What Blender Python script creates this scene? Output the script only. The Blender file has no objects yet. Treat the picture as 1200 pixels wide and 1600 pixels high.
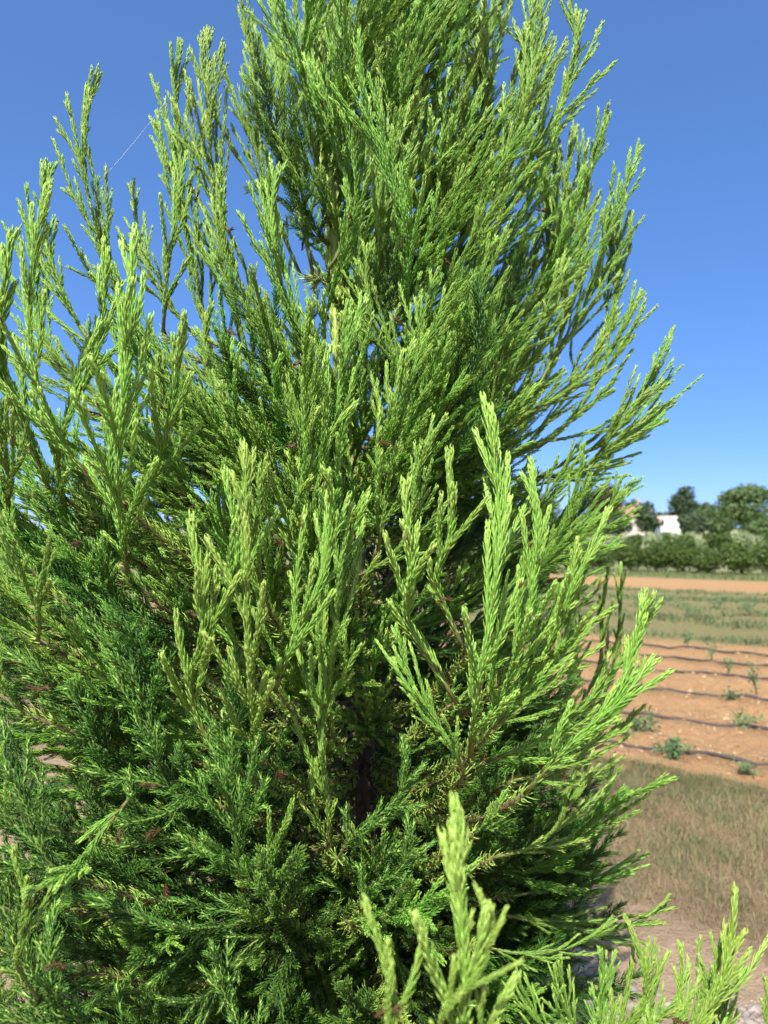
import bpy, math, random
import numpy as np
from mathutils import Vector, Matrix

SC = bpy.context.scene
COL = SC.collection
R = math.radians
rng = np.random.default_rng(7)
random.seed(7)

# ------------------------------------------------------------------ camera
F = 1202.0                       # focal length in photograph pixels (1200 x 1600)
HZ = 826.0                       # row of the horizon
CAMH = 1.5
PITCH = math.atan((HZ - 800) / F)
cam_d = bpy.data.cameras.new('camera')
cam = bpy.data.objects.new('camera', cam_d)
COL.objects.link(cam)
cam.location = (0, 0, CAMH)
cam.rotation_euler = (math.pi / 2 + PITCH, 0, 0)
cam_d.sensor_fit = 'VERTICAL'
cam_d.sensor_height = 36
cam_d.lens = 36 * F / 1600
cam_d.clip_start = 0.02
cam_d.clip_end = 6000
cam_d.dof.use_dof = True
cam_d.dof.focus_distance = 1.05
cam_d.dof.aperture_fstop = 6.5
SC.camera = cam

# ------------------------------------------------------------------ sky, sun, exposure
SUN_EL, SUN_AZ = R(50), R(195)     # azimuth clockwise from +Y: behind the camera, to the left
world = bpy.data.worlds.new('World')
SC.world = world
world.use_nodes = True
wn = world.node_tree
sky = wn.nodes.new('ShaderNodeTexSky')
sky.sky_type = 'NISHITA'
sky.sun_disc = False
sky.sun_elevation = SUN_EL
sky.sun_rotation = SUN_AZ
sky.altitude = 100
sky.air_density = 0.3
sky.dust_density = 1.0
sky.ozone_density = 6.0
wg = wn.nodes.new('ShaderNodeGamma')            # the phone's tone curve on the sky: softer towards the horizon, deeper blue
wg.inputs[1].default_value = 0.53
wh = wn.nodes.new('ShaderNodeHueSaturation')
wh.inputs['Saturation'].default_value = 1.54
wh.inputs['Hue'].default_value = 0.509
wh.inputs['Value'].default_value = 2.12
wn.links.new(sky.outputs[0], wg.inputs[0])
wn.links.new(wg.outputs[0], wh.inputs['Color'])
wn.links.new(wh.outputs[0], wn.nodes['Background'].inputs[0])
wn.nodes['Background'].inputs[1].default_value = 0.15
sun_d = bpy.data.lights.new('sun', 'SUN')
sun_d.energy = 4.8
sun_d.angle = R(0.53)
sun_d.color = (1.0, 0.955, 0.87)
sun = bpy.data.objects.new('sun', sun_d)
COL.objects.link(sun)
sdir = Vector((math.sin(SUN_AZ) * math.cos(SUN_EL), math.cos(SUN_AZ) * math.cos(SUN_EL), math.sin(SUN_EL)))
sun.rotation_euler = sdir.to_track_quat('Z', 'Y').to_euler()
sun.location = sdir * 30
SC.view_settings.view_transform = 'Standard'
SC.view_settings.look = 'None'
SC.view_settings.exposure = 0.85
SC.view_settings.gamma = 1
SC.view_settings.use_curve_mapping = False
SC.cycles.max_bounces = 4
SC.cycles.diffuse_bounces = 3
SC.cycles.glossy_bounces = 2
SC.cycles.transmission_bounces = 3
SC.cycles.use_adaptive_sampling = True
SC.cycles.adaptive_threshold = 0.03
SC.cycles.use_denoising = True


# ------------------------------------------------------------------ helpers
def P(px, py, depth):
    """photograph pixel + distance along the lens axis -> world point"""
    x = (px - 600) / F * depth
    u = (800 - py) / F * depth
    c, s = math.cos(PITCH), math.sin(PITCH)
    return Vector((x, depth * c - u * s, CAMH + depth * s + u * c))


def G(px, py):
    """photograph pixel -> point on flat ground"""
    d = CAMH * F / (py - HZ)
    return Vector(((px - 600) / F * d, d, 0))


ROW = R(33)                       # the field rows run across, towards the camera on the right


def S_of(x, y):
    return x * math.sin(ROW) + y * math.cos(ROW)


def T_of(x, y):
    return x * math.cos(ROW) - y * math.sin(ROW)


def ST(s, t):
    return (t * math.cos(ROW) + s * math.sin(ROW), -t * math.sin(ROW) + s * math.cos(ROW))


def tag(o, label=None, cat=None, group=None, kind=None):
    if label: o['label'] = label
    if cat: o['category'] = cat
    if group: o['group'] = group
    if kind: o['kind'] = kind
    return o


def link(name, data, mat=None, parent=None):
    o = bpy.data.objects.new(name, data)
    COL.objects.link(o)
    if mat is not None and data is not None and not data.materials:
        data.materials.append(mat)
    if parent is not None:
        o.parent = parent
    return o


def empty(name, loc=(0, 0, 0), rz=0):
    o = bpy.data.objects.new(name, None)
    o.empty_display_size = 0.1
    COL.objects.link(o)
    o.location = loc
    o.rotation_euler = (0, 0, rz)
    return o


def mesh_np(name, verts, faces_list, attrs=None, smooth=True):
    """faces_list: list of int arrays (n,k)"""
    me = bpy.data.meshes.new(name)
    verts = np.asarray(verts, np.float32)
    me.vertices.add(len(verts))
    me.vertices.foreach_set('co', verts.ravel())
    faces_list = [np.asarray(f, np.int32) for f in faces_list if len(f)]
    nl = sum(f.size for f in faces_list)
    npoly = sum(len(f) for f in faces_list)
    me.loops.add(nl)
    me.polygons.add(npoly)
    li = np.concatenate([f.ravel() for f in faces_list])
    tot = np.concatenate([np.full(len(f), f.shape[1], np.int32) for f in faces_list])
    st = np.concatenate([[0], np.cumsum(tot)[:-1]]).astype(np.int32)
    me.loops.foreach_set('vertex_index', li)
    me.polygons.foreach_set('loop_start', st)
    me.polygons.foreach_set('use_smooth', np.full(npoly, smooth, bool))
    for k, v in (attrs or {}).items():
        a = me.attributes.new(k, 'FLOAT', 'POINT')
        a.data.foreach_set('value', np.asarray(v, np.float32))
    me.update(calc_edges=True)
    return me


class Buf:
    def __init__(self):
        self.v, self.f, self.a, self.n = [], {}, {}, 0

    def add(self, v, faces, **attrs):
        v = np.asarray(v, float)
        for f in faces:
            f = np.asarray(f, int)
            if len(f):
                self.f.setdefault(f.shape[1], []).append(f + self.n)
        for k, x in attrs.items():
            self.a.setdefault(k, []).append(np.broadcast_to(np.asarray(x, float), (len(v),)))
        self.v.append(v)
        self.n += len(v)

    def mesh(self, name, smooth=True):
        return mesh_np(name, np.concatenate(self.v), [np.concatenate(x) for x in self.f.values()],
                       {k: np.concatenate(x) for k, x in self.a.items()}, smooth)


def norm(a):
    return a / (np.linalg.norm(a, axis=-1, keepdims=True) + 1e-12)


def tube(buf, pts, rad, sides=6, **attrs):
    pts = np.asarray(pts, float)
    n = len(pts)
    rad = np.broadcast_to(np.asarray(rad, float), (n,))
    tan = norm(np.gradient(pts, axis=0))
    ref = np.array([0.31, 0.17, 0.93]) if abs(tan[0] @ np.array([0.31, 0.17, 0.93])) < .9 else np.array([1., 0, 0])
    a = norm(np.cross(tan, ref))
    b = np.cross(tan, a)
    ang = np.arange(sides) / sides * 2 * np.pi
    v = pts[:, None] + rad[:, None, None] * (a[:, None] * np.cos(ang)[None, :, None] + b[:, None] * np.sin(ang)[None, :, None])
    v = v.reshape(-1, 3)
    i = np.arange(n - 1)[:, None] * sides
    j = np.arange(sides)[None]
    j2 = (j + 1) % sides
    q = np.stack([i + j, i + j2, i + sides + j2, i + sides + j], -1).reshape(-1, 4)
    at = {k: np.repeat(np.broadcast_to(np.asarray(x, float), (n,)), sides) for k, x in attrs.items()}
    caps = [np.arange(sides)[::-1][None], (np.arange(sides) + (n - 1) * sides)[None]]
    buf.add(v, [q] + caps, **at)


# ------------------------------------------------------------------ materials
def new_mat(name):
    m = bpy.data.materials.new(name)
    m.use_nodes = True
    nt = m.node_tree
    return m, nt, nt.nodes['Principled BSDF']


def ramp(nt, stops, fac=None):
    n = nt.nodes.new('ShaderNodeValToRGB')
    cr = n.color_ramp
    while len(cr.elements) < len(stops):
        cr.elements.new(0.5)
    for e, (p, c) in zip(cr.elements, stops):
        e.position = p
        e.color = (*c, 1)
    if fac is not None:
        nt.links.new(fac, n.inputs[0])
    return n


def noise(nt, scale, detail=4, rough=.6, coord='Object', vec=None):
    n = nt.nodes.new('ShaderNodeTexNoise')
    n.inputs['Scale'].default_value = scale
    n.inputs['Detail'].default_value = detail
    n.inputs['Roughness'].default_value = rough
    if vec is None:
        tc = nt.nodes.new('ShaderNodeTexCoord')
        vec = tc.outputs[coord]
    nt.links.new(vec, n.inputs['Vector'])
    return n


def attr(nt, name, kind='GEOMETRY'):
    n = nt.nodes.new('ShaderNodeAttribute')
    n.attribute_name = name
    n.attribute_type = kind
    return n


def math_node(nt, op, a, b=None, clamp=False):
    n = nt.nodes.new('ShaderNodeMath')
    n.operation = op
    n.use_clamp = clamp
    for i, x in enumerate((a, b)):
        if x is None: continue
        if isinstance(x, (int, float)): n.inputs[i].default_value = x
        else: nt.links.new(x, n.inputs[i])
    return n.outputs[0]


def mix_col(nt, fac, a, b, mode='MIX'):
    n = nt.nodes.new('ShaderNodeMix')
    n.data_type = 'RGBA'
    n.blend_type = mode
    for s, x in (('Factor_Float', fac), ('A_Color', a), ('B_Color', b)):
        i = next(k for k in n.inputs if k.identifier == s)
        if isinstance(x, (int, float)): i.default_value = x
        elif isinstance(x, tuple): i.default_value = (*x, 1)
        else: nt.links.new(x, i)
    return next(k for k in n.outputs if k.identifier == 'Result_Color')


def add_translucency(nt, p, col, amount):
    t = nt.nodes.new('ShaderNodeBsdfTranslucent')
    nt.links.new(col, t.inputs[0])
    m = nt.nodes.new('ShaderNodeMixShader')
    m.inputs[0].default_value = amount
    nt.links.new(p.outputs[0], m.inputs[1])
    nt.links.new(t.outputs[0], m.inputs[2])
    nt.links.new(m.outputs[0], nt.nodes['Material Output'].inputs[0])


def needle_material():
    m, nt, p = new_mat('conifer_needles')
    age = attr(nt, 'age')                      # 0 dead brown .. .2 old .. 1 fresh tip
    oc = nt.nodes.new('ShaderNodeObjectInfo')
    gr_shade = nt.nodes.new('ShaderNodeSeparateColor')  # tone shift: fresh growth, plus shade put into rear and inner foliage
    nt.links.new(oc.outputs['Color'], gr_shade.inputs[0])
    f = math_node(nt, 'ADD', age.outputs['Fac'], math_node(nt, 'MULTIPLY', gr_shade.outputs[0], math_node(nt, 'GREATER_THAN', age.outputs['Fac'], .19)))
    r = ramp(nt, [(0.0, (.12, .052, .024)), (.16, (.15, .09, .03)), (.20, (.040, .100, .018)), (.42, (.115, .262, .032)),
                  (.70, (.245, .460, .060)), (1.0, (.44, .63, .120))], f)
    hs = nt.nodes.new('ShaderNodeHueSaturation')
    nt.links.new(r.outputs[0], hs.inputs['Color'])
    nt.links.new(math_node(nt, 'ADD', .492, math_node(nt, 'MULTIPLY', oc.outputs['Random'], .022)), hs.inputs['Hue'])
    nt.links.new(math_node(nt, 'ADD', .88, math_node(nt, 'MULTIPLY', oc.outputs['Random'], .24)), hs.inputs['Value'])
    nt.links.new(hs.outputs[0], p.inputs['Base Color'])
    p.inputs['Roughness'].default_value = .38
    p.inputs['Specular IOR Level'].default_value = .5
    add_translucency(nt, p, hs.outputs[0], .28)
    return m


def stem_material():
    m, nt, p = new_mat('conifer_stem')
    age = attr(nt, 'age')
    n = noise(nt, 60, 3)
    f = math_node(nt, 'ADD', age.outputs['Fac'], math_node(nt, 'MULTIPLY', math_node(nt, 'SUBTRACT', n.outputs[0], .5), .25))
    r = ramp(nt, [(.0, (.10, .058, .035)), (.3, (.15, .085, .04)), (.45, (.17, .20, .05)), (.75, (.17, .30, .05)), (1., (.35, .45, .12))], f)
    nt.links.new(r.outputs[0], p.inputs['Base Color'])
    p.inputs['Roughness'].default_value = .6
    return m


def bark_material():
    m, nt, p = new_mat('bark')
    tc = nt.nodes.new('ShaderNodeTexCoord')
    mp = nt.nodes.new('ShaderNodeMapping')
    mp.inputs['Scale'].default_value = (60, 60, 6)
    nt.links.new(tc.outputs['Object'], mp.inputs[0])
    n = noise(nt, 1.5, 6, .7, vec=mp.outputs[0])
    age = attr(nt, 'age')
    r = ramp(nt, [(.3, (.045, .028, .018)), (.7, (.13, .08, .05))], n.outputs[0])
    g = ramp(nt, [(.3, (.34, .40, .10)), (.7, (.48, .54, .16))], n.outputs[0])
    nt.links.new(mix_col(nt, age.outputs['Fac'], r.outputs[0], g.outputs[0]), p.inputs['Base Color'])
    p.inputs['Roughness'].default_value = .75
    b = nt.nodes.new('ShaderNodeBump')
    b.inputs['Strength'].default_value = .5
    b.inputs['Distance'].default_value = .004
    nt.links.new(n.outputs[0], b.inputs['Height'])
    nt.links.new(b.outputs[0], p.inputs['Normal'])
    return m


def leaf_material(name, dark, light, rough=.55, trans=.25, vary=.3):
    m, nt, p = new_mat(name)
    a = attr(nt, 'tint')
    r = ramp(nt, [(0, dark), (1, light)], a.outputs['Fac'])
    oi = nt.nodes.new('ShaderNodeObjectInfo')
    hs = nt.nodes.new('ShaderNodeHueSaturation')
    nt.links.new(r.outputs[0], hs.inputs['Color'])
    nt.links.new(math_node(nt, 'ADD', 1 - vary / 2, math_node(nt, 'MULTIPLY', oi.outputs['Random'], vary)), hs.inputs['Value'])
    nt.links.new(hs.outputs[0], p.inputs['Base Color'])
    p.inputs['Roughness'].default_value = rough
    p.inputs['Specular IOR Level'].default_value = .3
    if trans: add_translucency(nt, p, hs.outputs[0], trans)
    return m


def plain(name, c, rough=.6, var=.15, scale=8):
    m, nt, p = new_mat(name)
    n = noise(nt, scale, 4)
    r = ramp(nt, [(.3, tuple(x * (1 - var) for x in c)), (.7, tuple(min(1, x * (1 + var)) for x in c))], n.outputs[0])
    nt.links.new(r.outputs[0], p.inputs['Base Color'])
    p.inputs['Roughness'].default_value = rough
    return m


M_NEEDLE = needle_material()
M_STEM = stem_material()
M_BARK = bark_material()
M_DRY = leaf_material('dry_grass', (.125, .105, .045), (.48, .38, .20), .7, .2)
M_GRASS = leaf_material('green_grass', (.07, .115, .04), (.19, .25, .10), .6, .3)
M_WEED = leaf_material('weed_leaves', (.07, .15, .055), (.17, .28, .12), .6, .25)
M_HEDGE = leaf_material('hedge_leaves', (.032, .064, .012), (.125, .195, .038), .5, .25, .35)
M_PALE = leaf_material('pale_flowering_leaves', (.12, .19, .065), (.42, .48, .26), .6, .2, .2)
M_TREE = leaf_material('far_tree_leaves', (.04, .078, .024), (.145, .21, .065), .6, .2, .25)
M_TREE_DARK = leaf_material('dark_far_tree_leaves', (.035, .065, .03), (.105, .155, .07), .6, .2, .25)
M_PURPLE = leaf_material('bronze_tree_leaves', (.045, .035, .022), (.11, .085, .045), .6, .2, .2)
M_HOSE = plain('black_drip_hose', (.045, .040, .036), .7, .4, 3)
M_WHITE = plain('white_paint', (.80, .79, .76), .6, .04)
M_ROOF = plain('red_roof', (.33, .17, .125), .7, .15, 2)
M_ROOF_PALE = plain('pale_roof', (.52, .34, .28), .7, .1, 2)
M_BRICK = plain('pale_wall', (.62, .55, .48), .8, .15, 3)
M_GLASS = plain('window_glass', (.03, .04, .05), .1, .1)
M_PEBBLE = leaf_material('pebbles', (.30, .18, .09), (.55, .37, .21), .8, 0)
M_GRAVEL = leaf_material('grey_gravel', (.14, .12, .10), (.36, .31, .27), .8, 0)
M_SILK = plain('spider_silk', (.85, .87, .9), .3, .02)


# ------------------------------------------------------------------ ground
LINES = [5.44, 6.36, 7.32, 8.31, 9.18, 10.15]
_k = rng.normal(size=(26, 2)) * np.array([[2.2]]) * np.linspace(.5, 6, 26)[:, None]
_ph = rng.uniform(0, 6.28, 26)
_am = 1 / np.linspace(1, 7, 26)


def wob(x, y):
    z = 0
    for k, p, a in zip(_k, _ph, _am):
        z = z + a * np.sin(k[0] * x + k[1] * y + p)
    return z


def ground_z(x, y):
    x = np.asarray(x, float); y = np.asarray(y, float)
    s = S_of(x, y)
    near = np.clip(1 - np.hypot(x - 2, y - 5) / 26, 0, 1)
    z = .006 * wob(x, y) * near
    bed = np.clip((s - 4.95) / .3, 0, 1) * np.clip((10.9 - s) / .3, 0, 1)
    z = z + bed * near * (.018 * np.cos(2 * np.pi * (s - 5.42) / .945) + .010 * wob(x * 2.3, y * 2.3) + .006 * wob(x * 6.1, y * 5.7))
    return z


def axis_coords(lo, hi, step, far):
    a = list(np.arange(lo, hi + 1e-6, step))
    d = step
    while a[-1] < far:
        d *= 1.22
        a.append(a[-1] + d)
    d = step
    while a[0] > -far:
        d *= 1.22
        a.insert(0, a[0] - d)
    return np.array(a)


def build_ground():
    xs = axis_coords(-2.5, 7.5, .045, 2500)
    ys = axis_coords(.6, 11.5, .045, 2500)
    X, Y = np.meshgrid(xs, ys)
    Z = ground_z(X, Y)
    v = np.stack([X, Y, Z], -1).reshape(-1, 3)
    nx, ny = len(xs), len(ys)
    i = (np.arange(ny - 1)[:, None] * nx + np.arange(nx - 1)[None]).ravel()
    me = mesh_np('ground', v, [np.stack([i, i + 1, i + nx + 1, i + nx], -1)])
    m, nt, p = new_mat('field_soil')
    tc = nt.nodes.new('ShaderNodeTexCoord')
    sep = nt.nodes.new('ShaderNodeSeparateXYZ')
    nt.links.new(tc.outputs['Object'], sep.inputs[0])
    s = math_node(nt, 'ADD', math_node(nt, 'MULTIPLY', sep.outputs[0], math.sin(ROW)), math_node(nt, 'MULTIPLY', sep.outputs[1], math.cos(ROW)))
    n1 = noise(nt, 1.1, 6, .65)
    n2 = noise(nt, 14, 6, .7)
    n3 = noise(nt, 90, 4, .7)
    soil = ramp(nt, [(.25, (.36, .200, .098)), (.55, (.49, .295, .140)), (.8, (.59, .395, .21))], n2.outputs[0])
    soil2 = mix_col(nt, math_node(nt, 'MULTIPLY', n1.outputs[0], .5), soil.outputs[0], (.50, .31, .155))
    clod = ramp(nt, [(.60, (1, 1, 1)), (.68, (1.25, 1.25, 1.25))], n3.outputs[0])
    soil3 = mix_col(nt, 1.0, soil2, clod.outputs[0], 'MULTIPLY')
    # paler, pinker trodden earth of the planted row nearest the camera
    pale = ramp(nt, [(.2, (.40, .27, .16)), (.8, (.58, .43, .29))], n2.outputs[0])
    sj = math_node(nt, 'ADD', s, math_node(nt, 'MULTIPLY', math_node(nt, 'SUBTRACT', n1.outputs[0], .5), .9))

    def step(edge, soft, up=True):
        mr = nt.nodes.new('ShaderNodeMapRange')
        mr.inputs['From Min'].default_value = edge - soft
        mr.inputs['From Max'].default_value = edge + soft
        mr.inputs['To Min'].default_value = 0 if up else 1
        mr.inputs['To Max'].default_value = 1 if up else 0
        nt.links.new(sj, mr.inputs['Value'])
        return mr.outputs[0]

    def band(lo, hi, soft):
        return math_node(nt, 'MULTIPLY', step(lo, soft), step(hi, soft, False))
    hose_shade = 0.0
    for l in LINES:                                  # furrow shade along the drip hoses, put into the soil colour as staining
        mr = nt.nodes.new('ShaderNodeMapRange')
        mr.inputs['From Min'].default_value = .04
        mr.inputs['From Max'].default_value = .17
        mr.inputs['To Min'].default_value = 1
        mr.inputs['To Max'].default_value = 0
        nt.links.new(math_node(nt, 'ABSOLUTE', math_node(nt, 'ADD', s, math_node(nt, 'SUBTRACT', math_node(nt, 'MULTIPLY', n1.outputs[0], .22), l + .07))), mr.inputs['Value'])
        hose_shade = math_node(nt, 'MAXIMUM', mr.outputs[0], hose_shade)
    soil3 = mix_col(nt, math_node(nt, 'MULTIPLY', hose_shade, math_node(nt, 'MULTIPLY', n2.outputs[0], .8)), soil3, (.20, .115, .058))
    c = mix_col(nt, step(4.0, .6, False), soil3, pale.outputs[0])
    thatch = ramp(nt, [(.3, (.17, .125, .065)), (.7, (.36, .255, .155))], n2.outputs[0])
    c = mix_col(nt, math_node(nt, 'MULTIPLY', band(3.15, 4.95, .25), .8), c, thatch.outputs[0])
    turf = ramp(nt, [(.3, (.15, .165, .062)), (.5, (.24, .23, .10)), (.7, (.38, .28, .15))], n2.outputs[0])
    c = mix_col(nt, math_node(nt, 'MULTIPLY', band(10.75, 19.6, .3), .92), c, turf.outputs[0])
    c = mix_col(nt, math_node(nt, 'MULTIPLY', band(24.0, 29, .4), .9), c, turf.outputs[0])
    meadow = ramp(nt, [(.3, (.17, .20, .085)), (.7, (.30, .31, .16))], n1.outputs[0])
    c = mix_col(nt, step(29, .5), c, meadow.outputs[0])
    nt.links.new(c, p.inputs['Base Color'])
    p.inputs['Roughness'].default_value = .95
    p.inputs['Specular IOR Level'].default_value = .1
    b = nt.nodes.new('ShaderNodeBump')
    b.inputs['Strength'].default_value = 1
    b.inputs['Distance'].default_value = .05
    nt.links.new(math_node(nt, 'ADD', n2.outputs[0], math_node(nt, 'MULTIPLY', n3.outputs[0], .5)), b.inputs['Height'])
    nt.links.new(b.outputs[0], p.inputs['Normal'])
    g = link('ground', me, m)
    tag(g, 'tan sandy nursery soil with grassy strips between rows', kind='structure')


build_ground()


# ------------------------------------------------------------------ conifer sprays
def frames(pts):
    tan = norm(np.gradient(pts, axis=0))
    ref = np.array([.9, .1, .42])
    a = norm(np.cross(tan, ref))
    return tan, a, np.cross(tan, a)


def needles(buf, P0, A, N, ln, inc, w, age, close=0.0):
    """n curved three-sided needles; A shoot direction, N outward"""
    n = len(P0)
    T = np.cross(A, N)
    d0 = norm(np.cos(inc)[:, None] * A + np.sin(inc)[:, None] * N)
    i2 = inc * .45 - close
    d1 = norm(np.cos(i2)[:, None] * A + np.sin(i2)[:, None] * N)
    mid = P0 + d0 * (ln * .55)[:, None]
    tip = mid + d1 * (ln * .45)[:, None]
    up = np.cross(d0, T)
    W = w[:, None]
    ring = [T, -.5 * T + .8 * up, -.5 * T - .8 * up]
    v = np.empty((n, 7, 3))
    for k, r in enumerate(ring):
        v[:, k] = P0 + r * W * .6
        v[:, 3 + k] = mid + r * W * .5
    v[:, 6] = tip
    b = np.arange(n)[:, None] * 7
    q = np.concatenate([b + np.array([[k, (k + 1) % 3, 3 + (k + 1) % 3, 3 + k]]) for k in range(3)])
    t = np.concatenate([b + np.array([[3 + k, 3 + (k + 1) % 3, 6]]) for k in range(3)])
    ag = np.repeat(age[:, None], 7, 1)
    buf.add(v.reshape(-1, 3), [q, t], age=ag.ravel())


STY = {
    # tight fingers with fresh tips (sunlit shoots)
    'A': dict(ds=.00160, ln=.0132, w=.0016, inc=R(16), tipapp=.3, sec=.0225, secang=(10, 22), secmul=.58, seccap=.23, tersp=.034, ter=.075, fresh=.52, freshd=.024, age0=.57),
    # loose juvenile plumes: old dark needles, with lower-crown shade put into the tone
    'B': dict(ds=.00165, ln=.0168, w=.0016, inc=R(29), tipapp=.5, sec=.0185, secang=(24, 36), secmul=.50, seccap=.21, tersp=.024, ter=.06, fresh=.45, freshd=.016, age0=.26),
    # stout vigorous leader-like shoots, few side shoots
    'C': dict(ds=.00155, ln=.0158, w=.00175, inc=R(15), tipapp=.3, sec=.029, secang=(12, 25), secmul=.46, seccap=.17, tersp=.050, ter=.10, fresh=.55, freshd=.032, age0=.60),
}


def make_spray(seed, L, sty, bare=.04):
    r = np.random.default_rng(seed)
    k = STY[sty]
    stems, leaves = Buf(), Buf()

    def curve(p0, d, side, length, bend, n):
        t = np.linspace(0, 1, n)
        d = norm(d)
        wig = r.normal(size=3) * (.03 if sty != 'B' else .018) * length
        return p0 + d * (t * length)[:, None] + side * (bend * length * t ** 2)[:, None] + wig * np.sin(t * np.pi * 1.3)[:, None]

    def clothe(pts, length, level, bare_to=0.0):
        n = max(4, int(length / k['ds']))
        u = (np.arange(n) + r.uniform(0, 1, n) * .8) / n
        u = u[u > bare_to]
        n = len(u)
        x = u * (len(pts) - 1)
        i = np.clip(x.astype(int), 0, len(pts) - 2)
        fr = (x - i)[:, None]
        P0 = pts[i] * (1 - fr) + pts[i + 1] * fr
        tan, a, b = frames(pts)
        A, a, b = norm(tan[i] * (1 - fr) + tan[i + 1] * fr), a[i], b[i]
        ang = np.arange(n) * 2.39996 + r.uniform(0, 6.28) + r.normal(size=n) * .12
        N = a * np.cos(ang)[:, None] + b * np.sin(ang)[:, None]
        N = norm(N - A * np.sum(N * A, -1, keepdims=True))
        dist = (1 - u) * length                           # distance from the shoot's tip
        app = np.clip(dist / .028, 0, 1)
        inc = k['inc'] * (k['tipapp'] + (1 - k['tipapp']) * app) * r.uniform(.8, 1.25, n)
        sz = {0: 1.1, 1: .97, 2: .85}[level]
        ln = k['ln'] * sz * (.62 + .38 * app) * r.uniform(.8, 1.2, n)
        w = k['w'] * sz * r.uniform(.85, 1.15, n) * (1 + .25 * (1 - app) * (sty != 'B'))
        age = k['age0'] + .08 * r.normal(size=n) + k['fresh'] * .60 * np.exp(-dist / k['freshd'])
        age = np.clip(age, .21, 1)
        if level == 0:
            dead = (u < bare_to + .07) & (r.random(n) < .4)
            age = np.where(dead, r.uniform(0, .15, n), age)
        age = np.where(r.random(n) < .006, .05, age)
        if sty != 'B':                                    # blunt, finger-like shoot ends
            ln = np.minimum(ln, dist + r.uniform(.003, .0075, n))
        P0 = P0 + N * (.0008 + .0012 * (1 - app) * (sty != 'B') * sz)[:, None]
        needles(leaves, P0, A, N, ln, inc, w, age, .42 * (1 - app) * (sty != 'B'))
        return P0

    def stem(pts, r0, r1, a0, a1):
        tube(stems, pts, np.linspace(r0, r1, len(pts)), 5, age=np.linspace(a0, a1, len(pts)))

    y = np.array([0, 1., 0])
    n0 = 18
    t = np.linspace(0, 1, n0)
    bend = r.uniform(.05, .13)
    main = np.stack([.02 * L * np.sin(t * 5 + r.uniform(0, 6)), -bend * L * np.sin(np.pi * t), t * L], -1)
    main += r.normal(size=3) * .01 * np.sin(t * np.pi * 2)[:, None]
    main -= main[0]
    stem(main, .0018 + .0036 * L, .0013, .40, .9)
    clothe(main, L, 0, bare)
    tan, a, b = frames(main)
    s = L * (bare + .03)
    az = r.uniform(0, 6.28)
    while s < L - .012:
        u = s / L
        i = int(u * (n0 - 1))
        f = u * (n0 - 1) - i
        p0 = main[i] * (1 - f) + main[min(i + 1, n0 - 1)] * f
        az += 2.39996 + r.normal() * .35
        N = a[i] * math.cos(az) + b[i] * math.sin(az)
        d_tip = L - s
        l2 = min(k['seccap'] * r.uniform(.75, 1.1), k['secmul'] * d_tip * r.uniform(.75, 1.25) + .014)
        if u < .35: l2 *= r.uniform(.5, 1.0)
        if r.random() < .08: l2 *= .4
        th = R(r.uniform(*k['secang'])) * (1 - .25 * u)
        d = tan[i] * math.cos(th) + N * math.sin(th)
        pts = curve(p0, d, tan[i] * .8 + y * .4, l2, r.uniform(.05, .28) * (.5 if sty == 'B' else 1), 8)
        stem(pts, .0022, .0012, .45, 1.)
        clothe(pts, l2, 1)
        if l2 > k['ter']:
            t2, a2, b2 = frames(pts)
            q = .014 + .12 * l2
            az2 = r.uniform(0, 6.28)
            while q < l2 - .016:
                j = int(q / l2 * 7)
                g = q / l2 * 7 - j
                pp = pts[j] * (1 - g) + pts[min(j + 1, 7)] * g
                az2 += 2.39996 + r.normal() * .3
                N2 = a2[j] * math.cos(az2) + b2[j] * math.sin(az2)
                l3 = min(.075, (.36 * (l2 - q) + .010) * r.uniform(.7, 1.3))
                th2 = R(r.uniform(*k['secang']))
                d3 = t2[j] * math.cos(th2) + N2 * math.sin(th2)
                pt3 = curve(pp, d3, t2[j] * .7 + y * .4, l3, r.uniform(.05, .25) * (.4 if sty == 'B' else 1), 5)
                stem(pt3, .0012, .0008, .6, 1.)
                clothe(pt3, l3, 2)
                q += k['tersp'] * r.uniform(.7, 1.4)
        s += k['sec'] * r.uniform(.5, 1.6)
    return stems.mesh('branch_' + sty), leaves.mesh('needles_' + sty)


VAR = {}
sid = 100
for sty, Ls, cnt in (('A', (.30, .42, .56), 5), ('B', (.28, .40, .54), 4), ('C', (.26, .38, .50), 5)):
    for L in Ls:
        for q in range(cnt):
            sid += 1
            VAR.setdefault(sty, []).append((L, *make_spray(sid, L, sty)))
for v in VAR.values():
    for L, st, lv in v:
        st.materials.append(M_STEM)
        lv.materials.append(M_NEEDLE)


def place_spray(tree, base, tip, sty, growth_shade=0.0, rnd=random, bend_up=Vector((0, 0, 1)), roll=None):
    base, tip = Vector(base), Vector(tip)
    d = tip - base
    L = d.length
    cand = sorted(VAR[sty], key=lambda v: abs(math.log(v[0] / L)) + rnd.uniform(0, .22))
    L0, sm, lm = cand[0]
    z = d.normalized()
    y = bend_up - z * bend_up.dot(z)
    if y.length < .05: y = Vector((rnd.uniform(-1, 1), rnd.uniform(-1, 1), 0)); y = y - z * y.dot(z)
    y.normalize()
    y = Matrix.Rotation(rnd.uniform(-.9, .9) if roll is None else roll, 3, z) @ y
    x = y.cross(z)
    rot = Matrix((x, y, z)).transposed().to_4x4()
    sc = L / L0
    o = link('branch', sm, None, tree)
    o.matrix_local = Matrix.Translation(base - Vector(tree.location)) @ rot @ Matrix.Diagonal((sc, sc, sc, 1))
    n = link('needles', lm, None, o)
    n.color = (growth_shade + rnd.uniform(-.05, .05), 0, 0, 1)
    n['kind'] = 'stuff'
    return o


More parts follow.
